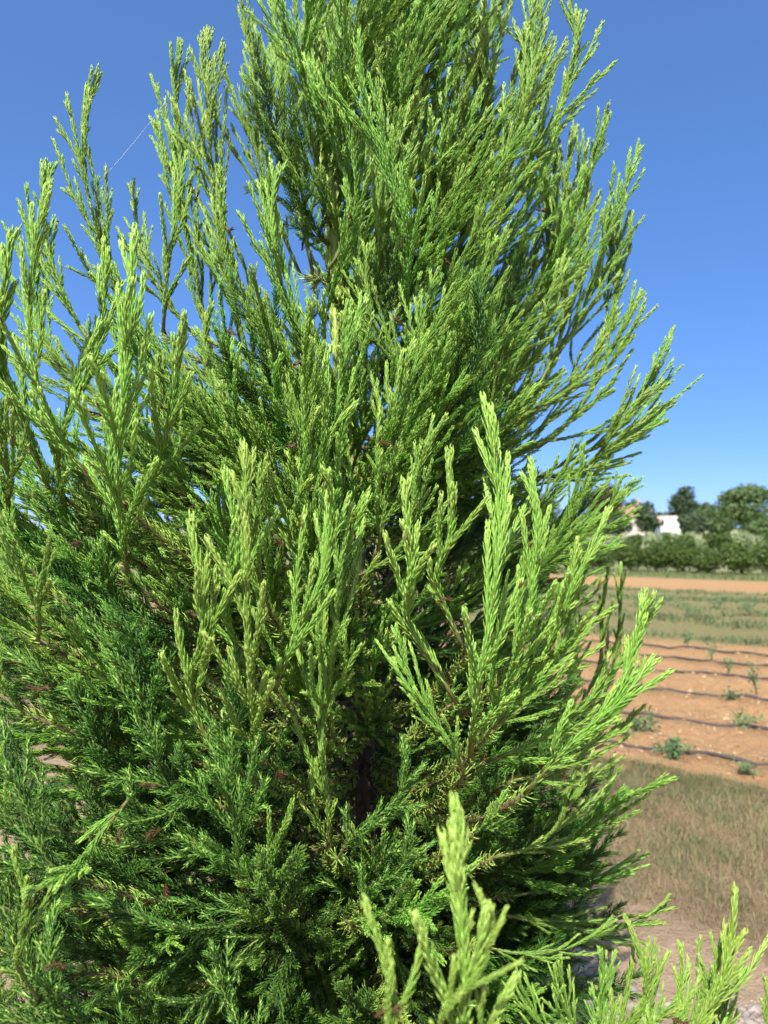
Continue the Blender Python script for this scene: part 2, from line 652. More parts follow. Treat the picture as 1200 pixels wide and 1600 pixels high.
def limb(tree, a, b, r0=.008, r1=.0035, sag=.03, base_r=None):
    a, b = np.array(a) - np.array(tree.location), np.array(b) - np.array(tree.location)
    t = np.linspace(0, 1, 9)
    L = np.linalg.norm(b - a)
    pts = a + (b - a) * t[:, None]
    pts[:, 2] -= sag * L / .3 * np.sin(t * np.pi)
    pts += rng.normal(size=3) * .006 * np.sin(t * 6)[:, None]
    bu = Buf()
    tube(bu, pts, np.linspace(r0, r1, 9), 6, age=np.full(9, .12))
    lo = link('limb', bu.mesh('limb'), M_BARK, tree)
    n = int(L / .0011)
    u = np.sort(rng.uniform(.12, 1, n)) * 8
    i = np.clip(u.astype(int), 0, 7)
    fr = (u - i)[:, None]
    A = norm(np.gradient(pts, axis=0))[i]
    ref = norm(rng.normal(size=(n, 3)))
    N = norm(ref - A * np.sum(ref * A, -1, keepdims=True))
    nb_ = Buf()
    ag = np.where(rng.random(n) < .18, rng.uniform(0, .17, n), rng.uniform(.21, .5, n))
    needles(nb_, pts[i] * (1 - fr) + pts[i + 1] * fr + N * .002, A, N, rng.uniform(.012, .022, n), rng.uniform(.4, 1.0, n), rng.uniform(.0013, .002, n), ag)
    q = link('needles', nb_.mesh('limb_needles'), M_NEEDLE, lo)
    q['kind'] = 'stuff'
    return lo


# ------------------------------------------------------------------ the main conifer
TX, TY = -.01, 1.38
tree = empty('conifer_tree', (TX, TY, 0))
tag(tree, 'tall feathery green conifer with lime shoot tips filling the foreground', 'tree')


def trunk_pt(z):
    return Vector((TX - .055 * (z / 2.4) ** 1.2 - .065 * max(0, z - 1.5) / .9 + .01 * math.sin(z * 3.1), TY + .012 * math.sin(z * 2.3 + 1), z))


zz = np.linspace(-.05, 3.05, 50)
tb = Buf()
tp = np.array([trunk_pt(max(z, 0))[:] for z in zz]) - np.array([TX, TY, 0])
tp[:, 2] = zz
tr = np.interp(zz, [0, .15, .6, 1.5, 2.2, 3.05], [.045, .034, .027, .017, .0095, .003])
tube(tb, tp, tr, 12, age=np.clip((zz - 1.35) / .5, 0, 1))
trunk = link('trunk', tb.mesh('trunk'), M_BARK, tree)
n = 2600                                              # scale needles on the green leader
u = rng.uniform(1.45, 3.03, n)
N = rng.uniform(0, 6.283, n)
N = np.stack([np.cos(N), np.sin(N), 0 * N], -1)
c = np.stack([np.interp(u, zz, tp[:, k]) for k in range(3)], -1) + N * (np.interp(u, zz, tr) * .95)[:, None]
lb = Buf()
needles(lb, c, np.tile([0., 0, 1], (n, 1)), N, rng.uniform(.014, .026, n), rng.uniform(.08, .42, n), rng.uniform(.002, .0034, n), rng.uniform(.45, .85, n))
q = link('needles', lb.mesh('leader_needles'), M_NEEDLE, trunk)
q['kind'] = 'stuff'

n_branch = 0
rnd = random.Random(11)


def hero(b, t, db, dt, sty='A', gr_shade=.05, lim=True):
    """a branch from pixel b at distance db to pixel t at distance dt, carried by a limb from the trunk"""
    global n_branch
    pb, pt = P(*b, db), P(*t, dt)
    place_spray(tree, pb, pt, sty, gr_shade, rnd)
    n_branch += 1
    if lim:
        h = max(.1, min(2.7, pb.z - .30 * (pb - trunk_pt(pb.z)).length))
        limb(tree, trunk_pt(h), pb, .0042, .0022)


HERO = [
    # near left
    ((150, 760), (70, 290), .92, .80, 'C', .10), ((200, 900), (216, 368), .95, .80, 'C', .10), ((205, 800), (292, 490), .95, .82, 'C', .08),
    ((75, 760), (14, 358), .95, .84, 'C', .06), ((10, 800), (-60, 440), .9, .8, 'A', .03), ((110, 820), (152, 372), 1.0, .86, 'C', .08),
    ((60, 1000), (-60, 660), .85, .75, 'A', .0),
    # top left outline
    ((205, 520), (148, 118), 1.36, 1.30, 'A', .04), ((330, 560), (289, 60), 1.42, 1.36, 'A', .04), ((255, 520), (262, 152), 1.30, 1.25, 'C', .04),
    ((430, 560), (316, 48), 1.38, 1.30, 'A', .04), ((470, 430), (378, -30), 1.42, 1.36, 'A', .04), ((490, 430), (432, -70), 1.36, 1.34, 'A', .05),
    ((160, 560), (78, 262), 1.36, 1.36, 'A', .0), ((130, 640), (32, 292), 1.36, 1.36, 'A', .0),
    ((400, 640), (352, 260), 1.3, 1.25, 'A', .0), ((120, 720), (-20, 395), 1.3, 1.32, 'A', .0), ((300, 520), (205, 285), 1.4, 1.4, 'A', .0),
    # top
    ((540, 420), (505, -90), 1.45, 1.42, 'A', .05), ((600, 430), (575, -60), 1.30, 1.24, 'A', .05), ((640, 400), (625, -80), 1.4, 1.34, 'A', .05),
    ((690, 420), (668, -50), 1.28, 1.22, 'A', .04), ((700, 430), (745, -40), 1.34, 1.28, 'A', .05), ((730, 400), (890, 2), 1.36, 1.30, 'A', .05),
    ((710, 480), (828, -20), 1.40, 1.36, 'A', .04), ((740, 470), (800, 40), 1.24, 1.18, 'A', .05), ((560, 560), (590, 130), 1.2, 1.14, 'A', .0),
    ((500, 620), (440, 260), 1.15, 1.08, 'A', .03), ((560, 300), (545, -160), 1.55, 1.5, 'A', .03), ((690, 300), (770, -150), 1.5, 1.5, 'A', .03),
    ((505, 300), (482, -60), 1.30, 1.27, 'A', .04), ((515, 420), (500, 80), 1.26, 1.22, 'A', .02), ((470, 330), (505, 10), 1.31, 1.29, 'C', .02),
    # right outline
    ((790, 560), (846, 150), 1.42, 1.40, 'A', -.04), ((810, 620), (952, 172), 1.44, 1.44, 'A', .0), ((840, 600), (992, 228), 1.48, 1.5, 'A', .0),
    ((850, 640), (978, 300), 1.5, 1.55, 'A', -.04), ((840, 700), (1006, 455), 1.40, 1.38, 'A', .0), ((850, 740), (1052, 518), 1.46, 1.46, 'A', .0),
    ((830, 760), (1046, 600), 1.36, 1.32, 'A', .03), ((830, 750), (1052, 628), 1.46, 1.5, 'A', -.06), ((840, 745), (1042, 652), 1.40, 1.38, 'A', .02),
    ((820, 640), (900, 200), 1.38, 1.36, 'A', .0), ((800, 660), (940, 520), 1.25, 1.2, 'A', .03), ((760, 880), (905, 700), 1.3, 1.28, 'A', .0),
    ((770, 640), (880, 400), 1.3, 1.25, 'A', .0),
    # middle
    ((545, 930), (560, 468), 1.08, .98, 'A', .08), ((590, 860), (636, 535), 1.05, .98, 'A', .06), ((500, 900), (502, 540), 1.05, .98, 'C', .05),
    ((505, 990), (484, 636), 1.0, .90, 'C', .03), ((560, 900), (700, 655), 1.0, .93, 'A', .08), ((510, 1120), (560, 775), .95, .84, 'A', .08),
    ((395, 1180), (372, 700), .90, .76, 'C', .10), ((345, 1200), (292, 812), .88, .77, 'C', .06), ((430, 1080), (512, 735), .88, .79, 'C', .10),
    ((395, 1060), (340, 735), .9, .8, 'C', .05), ((420, 950), (420, 715), .92, .82, 'C', .03), ((515, 1350), (515, 900), 1.0, .92, 'C', .0),
    ((735, 1180), (744, 620), .94, .82, 'C', .14), ((740, 1160), (832, 728), .95, .84, 'C', .10), ((715, 1100), (626, 745), .92, .82, 'C', .12),
    ((728, 1020), (692, 700), .92, .84, 'C', .10), ((745, 1170), (962, 798), .95, .85, 'C', .12), ((790, 1060), (905, 850), .92, .86, 'C', .12),
    ((770, 1140), (905, 905), .9, .84, 'A', .14), ((760, 1190), (1020, 935), .98, .88, 'A', .14), ((725, 1210), (624, 975), .92, .86, 'A', .10),
    ((820, 1240), (1005, 935), .88, .80, 'C', .12), ((800, 1230), (1010, 1035), 1.05, 1.05, 'A', -.05), ((800, 1220), (1000, 1075), .95, .92, 'A', .06),
    ((770, 1340), (975, 1185), .98, .96, 'A', .04), ((800, 1400), (1010, 1330), 1.15, 1.2, 'A', -.12), ((780, 1430), (1045, 1405), 1.15, 1.2, 'A', -.12),  # negative tones put the low-right shadow into the needle colour
    ((820, 1330), (980, 1240), 1.2, 1.25, 'A', -.06), ((760, 1480), (960, 1440), 1.0, .98, 'A', .03), ((740, 1300), (790, 1235), .9, .84, 'A', .08),
    # shoots at the back right, their shade darkened into the needle colour
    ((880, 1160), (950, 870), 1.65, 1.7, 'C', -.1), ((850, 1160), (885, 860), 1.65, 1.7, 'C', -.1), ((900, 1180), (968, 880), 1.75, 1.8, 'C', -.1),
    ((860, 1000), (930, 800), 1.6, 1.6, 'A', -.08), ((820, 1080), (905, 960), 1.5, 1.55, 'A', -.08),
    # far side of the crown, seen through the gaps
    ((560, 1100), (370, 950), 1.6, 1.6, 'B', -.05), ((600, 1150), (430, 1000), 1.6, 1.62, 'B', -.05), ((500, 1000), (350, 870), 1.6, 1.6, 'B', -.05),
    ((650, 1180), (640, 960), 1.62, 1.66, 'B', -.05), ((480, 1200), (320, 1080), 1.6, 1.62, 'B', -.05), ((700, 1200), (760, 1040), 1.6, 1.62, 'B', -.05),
    # close to the lens at the bottom
    ((672, 1760), (716, 1245), .60, .52, 'C', .20), ((640, 1720), (558, 1412), .58, .52, 'C', .16), ((690, 1640), (745, 1390), .55, .51, 'C', .20),
    ((700, 1690), (758, 1520), .58, .53, 'C', .16),
    # lower left plumes
    ((140, 1380), (-30, 1120), .85, .8, 'B', .0), ((205, 1245), (28, 1400), .86, .66, 'C', .05, False), ((20, 1290), (-10, 1120), .74, .70, 'C', .05, False), ((60, 1560), (10, 1330), .74, .68, 'C', .0, False),
    ((380, 1400), (380, 1000), .95, .86, 'B', .10), ((340, 1260), (170, 1020), .95, .84, 'B', .05), ((420, 1380), (200, 1210), .95, .84, 'B', .02),
    ((430, 1420), (150, 1400), .95, .82, 'B', .0), ((440, 1450), (250, 1560), .95, .82, 'B', .0), ((560, 1420), (640, 1270), .95, .88, 'B', .06),
    ((530, 1340), (630, 1150), .95, .9, 'B', .05), ((540, 1440), (640, 1370), .92, .85, 'B', .05), ((300, 1100), (60, 900), 1.0, .9, 'B', .04),
    ((280, 1180), (0, 1020), 1.0, .88, 'B', .04), ((300, 1000), (110, 720), 1.05, .95, 'B', .06), ((150, 1640), (-20, 1330), .85, .78, 'B', .05),
    ((230, 1680), (90, 1420), .85, .76, 'B', .05),
    ((120, 760), (-50, 560), 1.15, 1.1, 'B', .02), ((130, 900), (-60, 760), 1.1, 1.05, 'B', .02), ((120, 1000), (-60, 860), 1.0, .95, 'B', .02),
    ((140, 1100), (-60, 960), .98, .92, 'B', .03), ((120, 1200), (-70, 1080), .95, .9, 'B', .0), ((140, 1300), (-60, 1200), .92, .86, 'B', .03),
    ((130, 1420), (-60, 1310), .92, .84, 'B', .04), ((130, 1520), (-60, 1440), .9, .82, 'B', .02), ((150, 1620), (-60, 1540), .9, .82, 'B', .03),
    ((70, 920), (-20, 600), .9, .84, 'A', .04), ((40, 1120), (-30, 900), .85, .78, 'A', .04), ((250, 900), (60, 640), 1.1, 1.04, 'B', .04),
    ((240, 1000), (30, 760), 1.08, 1.0, 'B', .03), ((270, 760), (160, 500), 1.15, 1.08, 'A', .0), ((330, 820), (240, 560), 1.1, 1.02, 'A', .0),
    ((420, 800), (330, 480), 1.12, 1.05, 'A', .0), ((640, 700), (690, 420), 1.15, 1.08, 'A', .0), ((660, 640), (580, 380), 1.15, 1.08, 'A', .03),
 ((420, 1700), (330, 1480), .95, .86, 'B', .0),
]
for h in HERO:
    hero(*h)

# the rest of the crown: limbs all round the trunk, each carrying two or three branches
def reach(z, az):
    c = math.cos(az)
    base = np.interp(z, [0.2, .6, 1.0, 1.5, 2.0, 2.5, 3.1], [.50, .54, .52, .50, .42, .30, .06])
    if c < 0: base += -c * np.interp(z, [.4, 1.5, 1.75, 2.1, 2.5], [.28, .24, .02, -.16, -.14])
    else: base += c * np.interp(z, [.4, 1.0, 1.4, 1.7, 2.2], [-.22, -.18, -.15, -.07, .08])
    return base


NL = 64
for i in range(NL):
    u = (i + .5) / NL
    zt = .45 + 2.35 * u ** .95
    az = i * 2.39996 + rnd.uniform(-.3, .3)
    if zt > 1.9 and math.cos(az) < -.25: continue        # the upper left of the crown is thin
    el = R(np.interp(zt, [.4, 1.0, 1.7, 2.6], [8, 26, 46, 62]) + rnd.uniform(-8, 8))
    RR = reach(zt, az) * rnd.uniform(.82, 1.02)
    if math.sin(az) < -.3: RR *= .82
    h = zt - RR * math.tan(el) * .75
    if h < .12: h = .12 + rnd.uniform(0, .1)
    a = trunk_pt(min(h, 2.9))
    hv = Vector((math.cos(az), math.sin(az), 0))
    tipc = Vector((trunk_pt(min(zt, 3)).x, TY, zt)) + hv * RR
    m = a.lerp(tipc, .26)
    limb(tree, a, m, .0058 - .0011 * zt, .0024)
    low = zt < 1.25
    nb = 3 if zt < 2.3 else 2
    if n_branch + nb > 298: break
    for kk in range(nb):
        sd = Vector((-hv.y, hv.x, 0)) * rnd.uniform(-.16, .16) * (1 if kk else .2) * (.45 if zt > 1.8 else 1) + Vector((0, 0, rnd.uniform(-.13, .10) if kk else 0))
        bp = a.lerp(m, [1, .62, .85][kk])
        tp_ = bp + (tipc - bp) * [1, .88, .8][kk] + sd
        place_spray(tree, bp, tp_, ('B' if rnd.random() < .75 else 'A') if low else ('A' if rnd.random() < .85 else 'B'), rnd.uniform(-.16, .04), rnd)  # mostly darker tone: shade behind the near shoots, coloured in
        n_branch += 1


# everything beyond the 300 largest branches: the dense inner foliage, one mass
def inner_foliage(n, seed):
    r = random.Random(seed)
    src = {}
    for o in bpy.data.objects:
        if o.name.startswith('needles') and o.data.name not in src:
            src[o.data.name] = o
    pool = {k: [src[lm.name] for L, sm, lm in VAR[k] if lm.name in src and L < .5] for k in 'AB'}
    allsrc = pool['A'] + pool['B']
    co, rot, scl, idx = [], [], [], []
    while len(co) < n:
        z = r.uniform(.42, 2.55)
        az = r.uniform(0, 6.283)
        rr = reach(z, az)
        f = math.sqrt(r.uniform(.13 if math.sin(az) < .1 else .01, .78 if z < 1.6 else .52))
        if z > 1.75 and (r.random() < .55 or math.cos(az) < -.3): continue
        el = R(np.interp(z, [.4, 1.0, 1.7, 2.6], [5, 24, 46, 64]) + r.uniform(-16, 16))
        d = Vector((math.cos(az + r.uniform(-.5, .5)) * math.cos(el), math.sin(az + r.uniform(-.5, .5)) * math.cos(el), math.sin(el))).normalized()
        p = trunk_pt(z) + Vector((math.cos(az), math.sin(az), 0)) * rr * f - d * .16
        if -.06 < p.x < .12 and 1.05 < p.z < 1.52 and p.y < TY - .05: continue      # the hollow in the middle of the crown
        ob = r.choice(pool['B' if r.random() < np.interp(z, [.9, 1.6], [.8, .15]) else 'A'])
        co.append(p - tree.location)
        y = Vector((0, 0, 1)); y = (y - d * y.dot(d)).normalized()
        y = Matrix.Rotation(r.uniform(-1, 1), 3, d) @ y
        rot.append(Matrix((y.cross(d), y, d)).transposed().to_euler())
        scl.append(r.uniform(.75, 1.0))
        idx.append(allsrc.index(ob))
    me = bpy.data.meshes.new('inner_foliage')
    me.from_pydata([tuple(c) for c in co], [], [])
    for nm, ty, vals in (('rot', 'FLOAT_VECTOR', np.array([tuple(e) for e in rot]).ravel()), ('scl', 'FLOAT', scl), ('idx', 'INT', idx)):
        at = me.attributes.new(nm, ty, 'POINT')
        at.data.foreach_set('vector' if ty == 'FLOAT_VECTOR' else 'value', vals)
    o = link('inner_foliage', me, None, tree)
    o['kind'] = 'stuff'
    o.color = (-.12, 0, 0, 1)  # darkens the needles: inner-crown shadow put into their colour
    ng = bpy.data.node_groups.new('inner_foliage', 'GeometryNodeTree')
    ng.interface.new_socket('Geometry', in_out='INPUT', socket_type='NodeSocketGeometry')
    ng.interface.new_socket('Geometry', in_out='OUTPUT', socket_type='NodeSocketGeometry')
    gi, go = ng.nodes.new('NodeGroupInput'), ng.nodes.new('NodeGroupOutput')
    jn = ng.nodes.new('GeometryNodeJoinGeometry')

    def named(nm, ty):
        q = ng.nodes.new('GeometryNodeInputNamedAttribute')
        q.data_type = ty
        q.inputs['Name'].default_value = nm
        return next(x for x in q.outputs if x.enabled and x.name == 'Attribute')
    ai, ar, asc = named('idx', 'INT'), named('rot', 'FLOAT_VECTOR'), named('scl', 'FLOAT')
    for k, ob in enumerate(allsrc):
        oi = ng.nodes.new('GeometryNodeObjectInfo')
        oi.transform_space = 'ORIGINAL'
        oi.inputs['Object'].default_value = ob
        cmp = ng.nodes.new('FunctionNodeCompare')
        cmp.data_type = 'INT'
        cmp.operation = 'EQUAL'
        ins = [x for x in cmp.inputs if x.enabled]
        ng.links.new(ai, ins[0])
        ins[1].default_value = k
        ip = ng.nodes.new('GeometryNodeInstanceOnPoints')
        ng.links.new(gi.outputs[0], ip.inputs['Points'])
        ng.links.new(cmp.outputs[0], ip.inputs['Selection'])
        ng.links.new(oi.outputs['Geometry'], ip.inputs['Instance'])
        ng.links.new(ar, ip.inputs['Rotation'])
        ng.links.new(asc, ip.inputs['Scale'])
        ng.links.new(ip.outputs[0], jn.inputs[0])
    ng.links.new(jn.outputs[0], go.inputs[0])
    md = o.modifiers.new('inner_foliage', 'NODES')
    md.node_group = ng


inner_foliage(760, 3)
print('branches', n_branch, 'tris', sum(len(m.loops) - 2 * len(m.polygons) for m in bpy.data.meshes))


# withered brown sprigs caught in the crown
def dead_mesh(seed):
    r = np.random.default_rng(seed)
    bu = Buf()
    n = 22
    t = r.uniform(0, 1, n)
    pts = np.stack([.002 * np.sin(t * 9), .004 * t ** 2, t * .022], -1)
    A = np.tile([0, .25, .97], (n, 1))
    A = norm(A)
    ang = r.uniform(0, 6.28, n)
    N = np.stack([np.cos(ang), np.sin(ang), 0 * ang], -1)
    N = norm(N - A * np.sum(N * A, -1, keepdims=True))
    needles(bu, pts, A, N, r.uniform(.006, .013, n), r.uniform(.2, .8, n), r.uniform(.001, .0018, n), r.uniform(0, .16, n))
    tube(bu, np.stack([0 * np.linspace(0, 1, 6), .004 * np.linspace(0, 1, 6) ** 2, np.linspace(0, .022, 6)], -1), .0011, 5, age=0.)
    me = bu.mesh('dead_sprig')
    me.materials.append(M_NEEDLE)
    return me


DEAD = [dead_mesh(s) for s in range(5)]
for k, (x, y, d) in enumerate([(305, 315, 1.25), (368, 358, 1.22), (372, 522, 1.08), (456, 572, .98), (265, 645, 1.0), (160, 650, 1.0), (20, 700, .8), (552, 345, 1.1),
                               (590, 130, 1.12), (703, 412, 1.1), (838, 328, 1.25), (898, 358, 1.35), (776, 580, 1.15), (632, 510, .98), (300, 792, .92), (445, 855, .80),
                               (290, 955, .8), (130, 850, .85), (80, 1075, .72), (216, 1225, .76), (190, 1295, .74), (252, 1295, .74), (260, 1380, .74), (105, 1510, .7),
                               (708, 935, .80), (880, 1208, .84), (780, 1265, .82), (470, 692, .9), (590, 690, .92), (585, 1588, .55), (1050, 1592, .8), (430, 1215, .8)]):
    o = link('dead_sprig', DEAD[k % 5], None, tree)
    o.location = P(x, y, d - .02) - Vector(tree.location)
    o.rotation_euler = (rnd.uniform(-1.2, 1.2), rnd.uniform(-2, 2), rnd.uniform(0, 6))
    o.scale = (rnd.uniform(.6, .85),) * 3
    if k == 0: o['label'] = 'withered reddish brown sprig'

# ------------------------------------------------------------------ small neighbouring conifer, lower right
nb = P(985, 1600, .98)
small = empty('conifer_tree', (nb.x + .04, nb.y + .06, 0))
tag(small, 'small young conifer with bright shoots at the lower right, over bare soil', 'tree')
tb = Buf()
zz = np.linspace(-.03, .70, 20)
tube(tb, np.stack([.012 * np.sin(zz * 5), .01 * np.sin(zz * 4 + 1), zz], -1), np.interp(zz, [0, .92], [.017, .004]), 8, age=np.clip((zz - .6) / .4, 0, 1) * .6)
link('trunk', tb.mesh('trunk'), M_BARK, small)
for b, t, db, dt, sty, gr_shade in [((1045, 1700), (1140, 1388), .86, .80, 'C', .16), ((1070, 1700), (1128, 1470), .88, .84, 'A', .18), ((1080, 1690), (1158, 1512), .86, .84, 'A', .12),
                               ((975, 1720), (978, 1440), .90, .86, 'C', .04), ((1010, 1690), (1062, 1478), .88, .84, 'C', .12), ((950, 1660), (940, 1480), .98, 1.0, 'A', -.05),
                               ((930, 1660), (868, 1500), .96, .94, 'A', .0), ((900, 1660), (800, 1520), .98, .95, 'A', .0), ((990, 1660), (1025, 1470), 1.02, 1.06, 'A', -.08),
                               ((1000, 1660), (1060, 1530), 1.0, 1.04, 'A', -.05), ((940, 1640), (1010, 1560), .92, .86, 'A', .05), ((880, 1700), (760, 1600), .95, .92, 'A', .0),
                               ((1060, 1740), (1130, 1600), .84, .80, 'A', .10), ((1160, 1720), (1192, 1528), .9, .88, 'C', .05), ((920, 1620), (880, 1540), .88, .82, 'A', .05),
                               ((960, 1760), (900, 1620), .84, .78, 'A', .08), ((1000, 1760), (1010, 1580), .82, .78, 'A', .10)]:
    pb, pt = P(*b, db), P(*t, dt)
    place_spray(small, pb, pt, sty, gr_shade, rnd)
    zb = max(.12, pb.z - .16)
    limb(small, Vector((small.location.x, small.location.y, zb)), pb, .005, .003)
for i in range(22):
    az = i * 2.4
    z = .2 + .55 * i / 22
    a = Vector((small.location.x, small.location.y, z))
    rr = .30 - .18 * i / 22
    t = a + Vector((math.cos(az) * rr, math.sin(az) * rr * .8, .12 + .08 * i / 22))
    place_spray(small, a, t, 'A', 0, rnd)

# a thread of spider silk between two tips at the top left
bu = Buf()
a, b = np.array(P(258, 160, 1.25)), np.array(P(150, 290, 1.36))
t = np.linspace(0, 1, 14)
pts = a + (b - a) * t[:, None]
pts[:, 2] -= .004 * np.sin(t * np.pi)
tube(bu, pts, .00022, 4)
silk = link('spider_thread', bu.mesh('spider_thread'), M_SILK)
tag(silk, 'fine white spider thread strung between two shoot tips against the sky', 'thread')


# ------------------------------------------------------------------ grass, weeds, soil things
def blades(n, pos, ln, wd, lean, seed, curl=.2):
    """pos(n,2) -> curved strip of two quads + tip"""
    r = np.random.default_rng(seed)
    z = ground_z(pos[:, 0], pos[:, 1]) - .004
    p0 = np.column_stack([pos, z])
    az = r.uniform(0, 6.28, n)
    h = np.stack([np.cos(az), np.sin(az), 0 * az], -1)
    sd = np.stack([-np.sin(az), np.cos(az), 0 * az], -1)
    l = r.uniform(.5, 1.3, n) * ln
    e = np.clip(r.normal(lean, .42, n), .05, 1.52)                    # angle from vertical
    d0 = np.cos(e)[:, None] * np.array([0, 0, 1.]) + np.sin(e)[:, None] * h
    e2 = np.minimum(e + curl, 1.75)
    d1 = np.cos(e2)[:, None] * np.array([0, 0, 1.]) + np.sin(e2)[:, None] * h
    mid = p0 + d0 * (l * .5)[:, None]
    tip = mid + d1 * (l * .5)[:, None]
    tip[:, 2] = np.maximum(tip[:, 2], z + .004)
    w = (r.uniform(.6, 1.3, n) * wd)[:, None] * .5
    v = np.stack([p0 - sd * w, p0 + sd * w, mid + sd * w * .8, mid - sd * w * .8, tip], 1)
    b = np.arange(n)[:, None] * 5
    return v.reshape(-1, 3), b + np.array([[0, 1, 2, 3]]), b + np.array([[3, 2, 4]]), r


def in_band(n, s0, s1, t0, t1, seed, thresh=-9, soft=.15):
    r = np.random.default_rng(seed)
    s = r.uniform(s0, s1, n)
    t = r.uniform(t0, t1, n)
    x, y = ST(s, t)
    keep = (wob(x * 1.3 + 3, y * 1.3 + 7) + r.normal(size=n) * .5 > thresh)
    edge = np.minimum(s - s0, s1 - s) + .13 * wob(x, y) + .07 * wob(x * 3.1, y * 3.1)
    keep &= edge > r.uniform(0, soft, n)
    return np.column_stack([x, y])[keep]


def grass(name, pos, ln, wd, lean, seed, mat, label, cat='grass', green=0):
    v, q, t, r = blades(len(pos), pos, ln, wd, lean, seed)
    bu = Buf()
    bu.add(v, [q, t], tint=np.repeat(np.clip(r.beta(1.6, 1.6, len(pos)) + .16 * wob(pos[:, 0] * .7, pos[:, 1] * .7), 0, 1), 5))
    o = link(name, bu.mesh(name, False), mat)
    tag(o, label, cat, kind='stuff')
    return o


T0, T1 = -3.2, 2.6
grass('dry_grass', in_band(130000, 2.95, 5.05, -3.4, 2.2, 1), .060, .0017, .95, 1, M_DRY, 'matted straw brown grass strip beside the bare soil')
grass('green_grass', in_band(150000, 2.95, 5.05, -3.4, 2.2, 2, -.1), .052, .0019, .8, 2, M_GRASS, 'green grass patches growing among the straw brown grass')
grass('turf', in_band(70000, 10.8, 19.6, -8, 6, 3, -.1), .11, .011, .7, 3, M_GRASS, 'green weedy grass strip between the bare soil and the far soil band')
grass('verge_grass', in_band(16000, 24.2, 28, -12, 8, 4, -1), .13, .02, .6, 4, M_GRASS, 'thin grass verge along the foot of the clipped shrub row')


def pebbles(name, pos, size, mat, label, seed):
    r = np.random.default_rng(seed)
    n = len(pos)
    o8 = np.array([[1, 0, 0], [-1, 0, 0], [0, 1, 0], [0, -1, 0], [0, 0, 1], [0, 0, -1]], float)
    f8 = np.array([[0, 2, 4], [2, 1, 4], [1, 3, 4], [3, 0, 4], [2, 0, 5], [1, 2, 5], [3, 1, 5], [0, 3, 5]])
    sz = size * r.lognormal(0, .5, n)
    v = o8[None] * (sz[:, None, None] * r.uniform(.6, 1.2, (n, 6, 1))) * np.array([1, 1, .6])
    az = r.uniform(0, 6.28, n)
    c, s = np.cos(az)[:, None], np.sin(az)[:, None]
    x, y = v[..., 0] * c - v[..., 1] * s, v[..., 0] * s + v[..., 1] * c
    v = np.stack([x + pos[:, :1], y + pos[:, 1:], v[..., 2] + (ground_z(pos[:, 0], pos[:, 1]) + sz * .15)[:, None]], -1)
    bu = Buf()
    bu.add(v.reshape(-1, 3), [(np.arange(n)[:, None, None] * 6 + f8).reshape(-1, 3)], tint=np.repeat(r.uniform(0, 1, n), 6))
    o = link(name, bu.mesh(name, False), mat)
    return tag(o, label, 'stones', kind='stuff')


pebbles('pebbles', in_band(16000, 5.1, 10.7, -5, 3, 5), .0075, M_PEBBLE, 'small pale clods and pebbles scattered over the tan soil', 5)
gp = []
for (px, py, sx, n) in ((930, 1560, .10, 500), (1195, 1590, .08, 450), (880, 1510, .06, 200)):
    c = G(px, py)
    gp.append(rng.normal(size=(n, 2)) * [sx, sx * .8] + [c.x, c.y])
pebbles('gravel', np.concatenate(gp), .008, M_GRAVEL, 'grey gravel patches on the soil below the small conifer', 6)

ORD = ['nearest to the dry grass', 'second from the dry grass', 'third from the dry grass', 'fourth from the dry grass', 'fifth from the dry grass', 'farthest, beside the green strip']
for k, s in enumerate(LINES):
    t = np.linspace(-9, 6, 160)
    so = s + .012 * np.sin(t * .9 + k) + .006 * np.sin(t * 3.7 + 2 * k)
    x, y = ST(so, t)
    bu = Buf()
    tube(bu, np.stack([x, y, ground_z(x, y) + .008 + .003 * np.sin(t * 2.1 + k) + .002 * np.sin(t * 5.3 + 3 * k)], -1), .0135, 8)
    o = link('drip_line', bu.mesh('drip_line'), M_HOSE)
    tag(o, 'black drip irrigation hose along the soil row, ' + ORD[k], 'hose', 'drip hoses laid across the bare soil')


def weed(px, py, h, w, n, label, seed, upright=False):
    g = G(px, py)
    r = np.random.default_rng(seed)
    h, w, n = h * .72, w * .75, int(n * .55)
    root = empty('weed', (g.x, g.y, float(ground_z(g.x, g.y))))
    tag(root, label, 'weed', 'weeds on the drip rows')
    st, lv = Buf(), Buf()
    ns = 4 if upright else 9
    for k in range(ns):
        az = r.uniform(0, 6.28)
        e = r.uniform(.05, .3) if upright else r.uniform(.3, 1.15)
        t = np.linspace(0, 1, 6)[:, None]
        d = np.array([math.cos(az) * math.sin(e), math.sin(az) * math.sin(e), math.cos(e)])
        L = h * r.uniform(.7, 1.1) if upright else math.hypot(h * math.cos(e), w * math.sin(e)) * r.uniform(.7, 1.1)
        pts = d * t * L + np.array([0, 0, 1]) * (.12 * L * t ** 2)
        tube(st, pts, np.linspace(.003, .0012, 6), 4, tint=.5)
        m = n // ns
        u = r.uniform(.2, 1, m) ** .7
        c = d * (u * L)[:, None] + r.normal(size=(m, 3)) * .022
        dd = norm(r.normal(size=(m, 3)) + d * .8)
        sd = norm(np.cross(dd, r.normal(size=(m, 3))))
        l = r.uniform(.02, .045, m)[:, None]
        ww = l * .22
        v = np.stack([c, c + dd * l * .5 + sd * ww, c + dd * l, c + dd * l * .5 - sd * ww], 1)
        v[..., 2] = np.maximum(v[..., 2], .004)
        lv.add(v.reshape(-1, 3), [np.arange(m * 4).reshape(-1, 4)], tint=np.repeat(r.uniform(0, 1, m), 4))
    link('stem', st.mesh('weed_stem'), M_WEED, root)
    f = link('leaves', lv.mesh('weed_leaves', False), M_WEED, root)
    f['kind'] = 'stuff'


